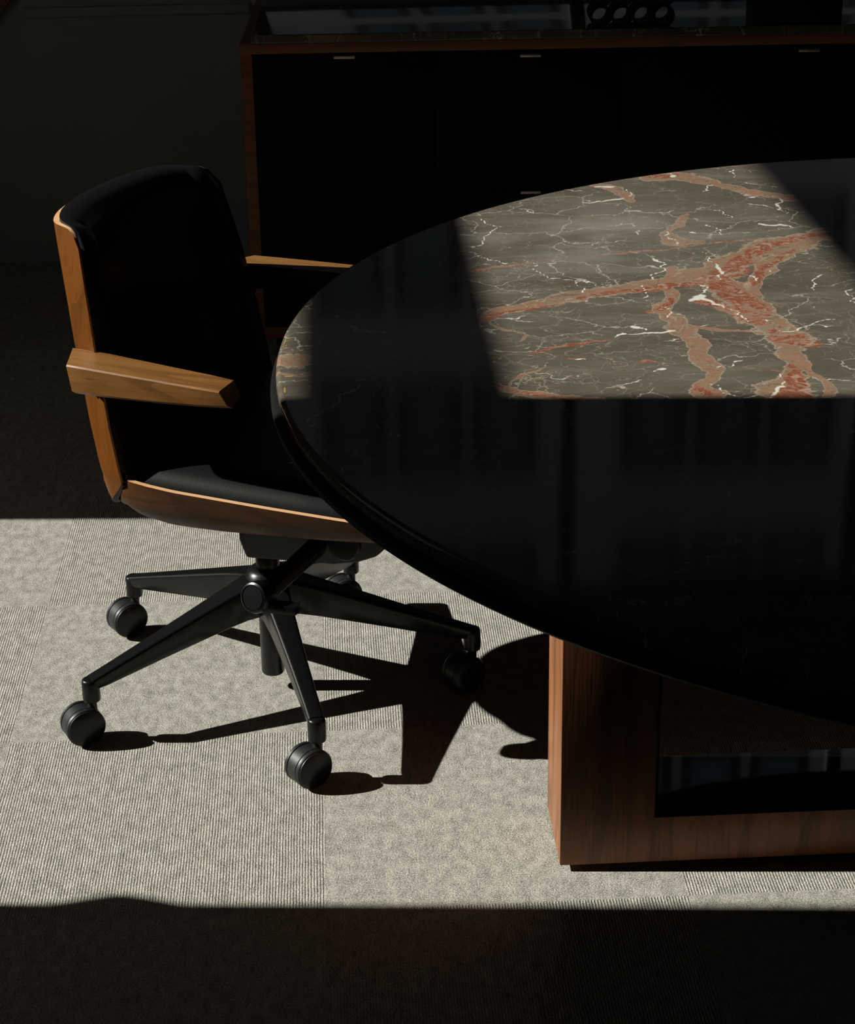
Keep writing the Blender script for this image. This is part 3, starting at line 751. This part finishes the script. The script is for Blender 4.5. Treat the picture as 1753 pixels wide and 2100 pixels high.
# --- arms: faceted wedge, thick at the rear, tapering forward
def arm(sgn):
    bm = bmesh.new(); secs = []
    # stations: x, outer y, inner y, outer-edge top z, inner-edge top z, bottom outer z, bottom inner z
    st = [(-.142, .302, .238, .6515, .6555, .6045, .611),
          (-.105, .305, .240, .6510, .6540, .6055, .612),
          (-.045, .309, .246, .6500, .6520, .6080, .613),
          (.010, .312, .253, .6490, .6505, .6105, .615),
          (.070, .315, .260, .6475, .6490, .6145, .618),
          (.111, .315, .267, .6460, .6480, .6185, .621)]
    for x, yo, yi, zo, zi, bo, bi in st:
        r = .0022
        mid = (yo+yi)/2
        sh = -.026 if x < -.13 else 0; bx_o = .009 if x > .1 else 0
        loop = [(x+sh+bx_o, yi, bi+r), (x+sh, yi, zi-r), (x+sh, yi+r, zi), (x, yo-r, zo+.0006), (x, yo, zo-r*.7), (x+.004+bx_o*.7, yo-.003, bo+.007), (x+.004+bx_o, yo-.014, bo), (x+sh+bx_o, yi+.012, bi)]
        secs.append([(p[0], sgn*p[1], p[2]) for p in loop])
    # bevelled front end
    x, yo, yi, zo, zi, bo, bi = st[-1]
    loft(bm, secs)
    bmesh.ops.recalc_face_normals(bm, faces=bm.faces)
    endf = [f for f in bm.faces if len(f.verts) == 8]
    es = {e for f in endf for e in f.edges}
    bmesh.ops.bevel(bm, geom=list(es), offset=.0012, segments=2, profile=.6, affect='EDGES')
    o = obj('armrest', bm, WOOD_ARM, ch, sharp=30)
    # small gusset under the arm on the inner side of the wing
    bm = bmesh.new()
    prism(bm, [(-.140, .590), (-.118, .590), (-.105, .620), (-.140, .620)], 1, sgn*.240, sgn*.250, .001)
    obj('bracket', bm, WOOD_SHELL_V, o)
arm(-1); arm(1)

# --- mechanism under the seat
bm = bmesh.new()
prism(bm, [(-.006, .372), (-.002, .300), (.009, .272), (.160, .284), (.202, .294), (.233, .308), (.260, .336), (.270, .372)], 1, -.072, .072, .006, 3)
mech = obj('tilt_mechanism', bm, BLACK, ch)
bm = bmesh.new(); box(bm, -.06, .22, -.11, .11, .370, .396, .004); obj('seat_plate', bm, BLACK, mech)
bm = bmesh.new(); lathe(bm, [(0, .007), (.024, .007), (.027, .004), (.027, 0), (0, 0)], 40, axis_mat((.182, -.071, .323), (0, -1, 0))); obj('tension_knob', bm, BLACK, mech)
# lever with round knob
bm = bmesh.new(); p0 = Vector((.140, -.055, .318)); p1 = Vector((.092, -.176, .268)); d = (p1-p0)
lathe(bm, [(0, 0), (.0165, 0), (.0155, d.length*.5), (.015, d.length), (0, d.length)], 24, axis_mat(p0, d))
lathe(bm, [(0, 0), (.019, 0), (.0235, .004), (.025, .016), (.025, .028), (.0235, .033), (.0205, .0345), (.0198, .0322), (.0185, .0340), (0, .0345)], 48, axis_mat((.093, -.170, .265), (-.22, -1, .28)))
prism(bm, [(.100, -.200), (.152, -.192), (.154, -.172), (.100, -.176)], 2, .250, .264, .002)
obj('height_lever', bm, BLACK, mech)

BO = Vector((.003, .014, 0))
# --- gas lift column
bm = bmesh.new(); lathe(bm, [(0, .026), (.0165, .026), (.019, .029), (.019, .20), (.030, .20)], 40); 
col_ = obj('gas_column', bm, BLACK, ch); col_.location = BO
bm = bmesh.new(); lathe(bm, [(.0145, .195), (.0145, .285)], 32); obj('piston', bm, CHROME, col_)
bm = bmesh.new(); lathe(bm, [(.0150, .218), (.0195, .219), (.0195, .256), (.0175, .259), (.0145, .259)], 40); obj('collar', bm, BLACK, col_)

# --- five-star base
bm = bmesh.new(); lathe(bm, [(.0195, .150), (.032, .148), (.040, .158), (.0415, .180), (.040, .200), (.034, .214), (.026, .220), (.0195, .221)], 48)
bh = obj('base_hub', bm, BLACK, ch); bh.location = BO
def leg_mesh(L=.320):
    bm = bmesh.new(); secs = []
    # x along the leg; half width, top z, bottom z
    st = [(.018, .030, .2100, .144), (.035, .0265, .2055, .1435), (.05, .0235, .2010, .1420), (.08, .0205, .1915, .1365), (.14, .0178, .1710, .1245), (.20, .0156, .1505, .1125), (.26, .0138, .1300, .1000), (.295, .0132, .1180, .0930), (.300, .0132, .1163, .0925), (.320, .0132, .1095, .0905)]
    st = [(x*L/.320, *r_) for x, *r_ in st]
    for x, hw, zt, zb in st:
        bw = hw*.86
        r = min(.006, hw*.4)
        loop = []
        for cy, cz, a0 in ((hw-r, zt-r, 0), (-(hw-r), zt-r, math.pi/2)):
            for a in np.linspace(a0, a0+math.pi/2, 5): loop.append((x, cy+r*math.cos(a), cz+r*math.sin(a)))
        loop += [(x, -bw, zb+.002), (x, -bw+.002, zb), (x, bw-.002, zb), (x, bw, zb+.002)]
        secs.append(loop)
    loft(bm, secs)
    # stem socket at the tip
    b2 = bmesh.new(); lathe(b2, [(0, .0690), (.0120, .0690), (.0138, .0705), (.0142, .075), (.0140, .1030), (.0128, .1065), (.0105, .1080), (0, .1085)], 28); b2.transform(Matrix.Translation((L, 0, 0))); merge(bm, b2)
    bmesh.ops.recalc_face_normals(bm, faces=bm.faces)
    return bm
def caster_mesh():
    bm = bmesh.new(); M = axis_mat((0, 0, .032), (0, 1, 0))
    r = .032; hw = .0215
    # twin wheel: near disc, tread, groove, hood band, groove, tread, far disc
    prof = [(0, -hw), (.0285, -hw), (.0294, -hw+.0006), (.0296, -hw+.0022), (.0308, -hw+.0026), (r, -hw+.0045), (r, -.0125), (.0300, -.0118), (.0300, -.0108), (r-.0004, -.0100), (r-.0004, .0100), (.0300, .0108), (.0300, .0118), (r, .0125), (r, hw-.004), (.0308, hw-.0026), (.0294, hw-.0006), (.0285, hw), (0, hw)]
    lathe(bm, prof, 56, M)
    b2 = bmesh.new(); lathe(b2, [(0, .040), (.0075, .040), (.0075, .0665), (0, .0665)], 20); b2.transform(Matrix.Translation((.018, 0, 0))); merge(bm, b2)
    bmesh.ops.recalc_face_normals(bm, faces=bm.faces)
    me = bpy.data.meshes.new('caster'); bm.to_mesh(me); bm.free(); return me
CAST = caster_mesh(); CAST.materials.append(TREAD); CAST.materials.append(BLACK)
for p_ in CAST.polygons:
    if abs(p_.normal.y) > .9 and abs(p_.center.y) > .019: p_.material_index = 1
CAST.polygons.foreach_set('use_smooth', [True]*len(CAST.polygons)); CAST.set_sharp_from_angle(angle=R_(35))
for wa, L, roll in ((64.8, .320, 22), (137.6, .332, 30), (209.0, .322, 24), (283.4, .320, 34), (355.2, .332, 34)):
    a = R_(wa) - HEAD
    lg = obj('leg', leg_mesh(L), BLACK, ch, sharp=42); lg.rotation_euler = (0, 0, a); lg.location = BO
    cs = bpy.data.objects.new('caster', CAST); C.objects.link(cs); cs.parent = lg
    ra = R_(roll) - R_(wa)      # roll direction in the leg frame
    cs.location = (L - .018*math.cos(ra), -.018*math.sin(ra), 0); cs.rotation_euler = (0, 0, ra)
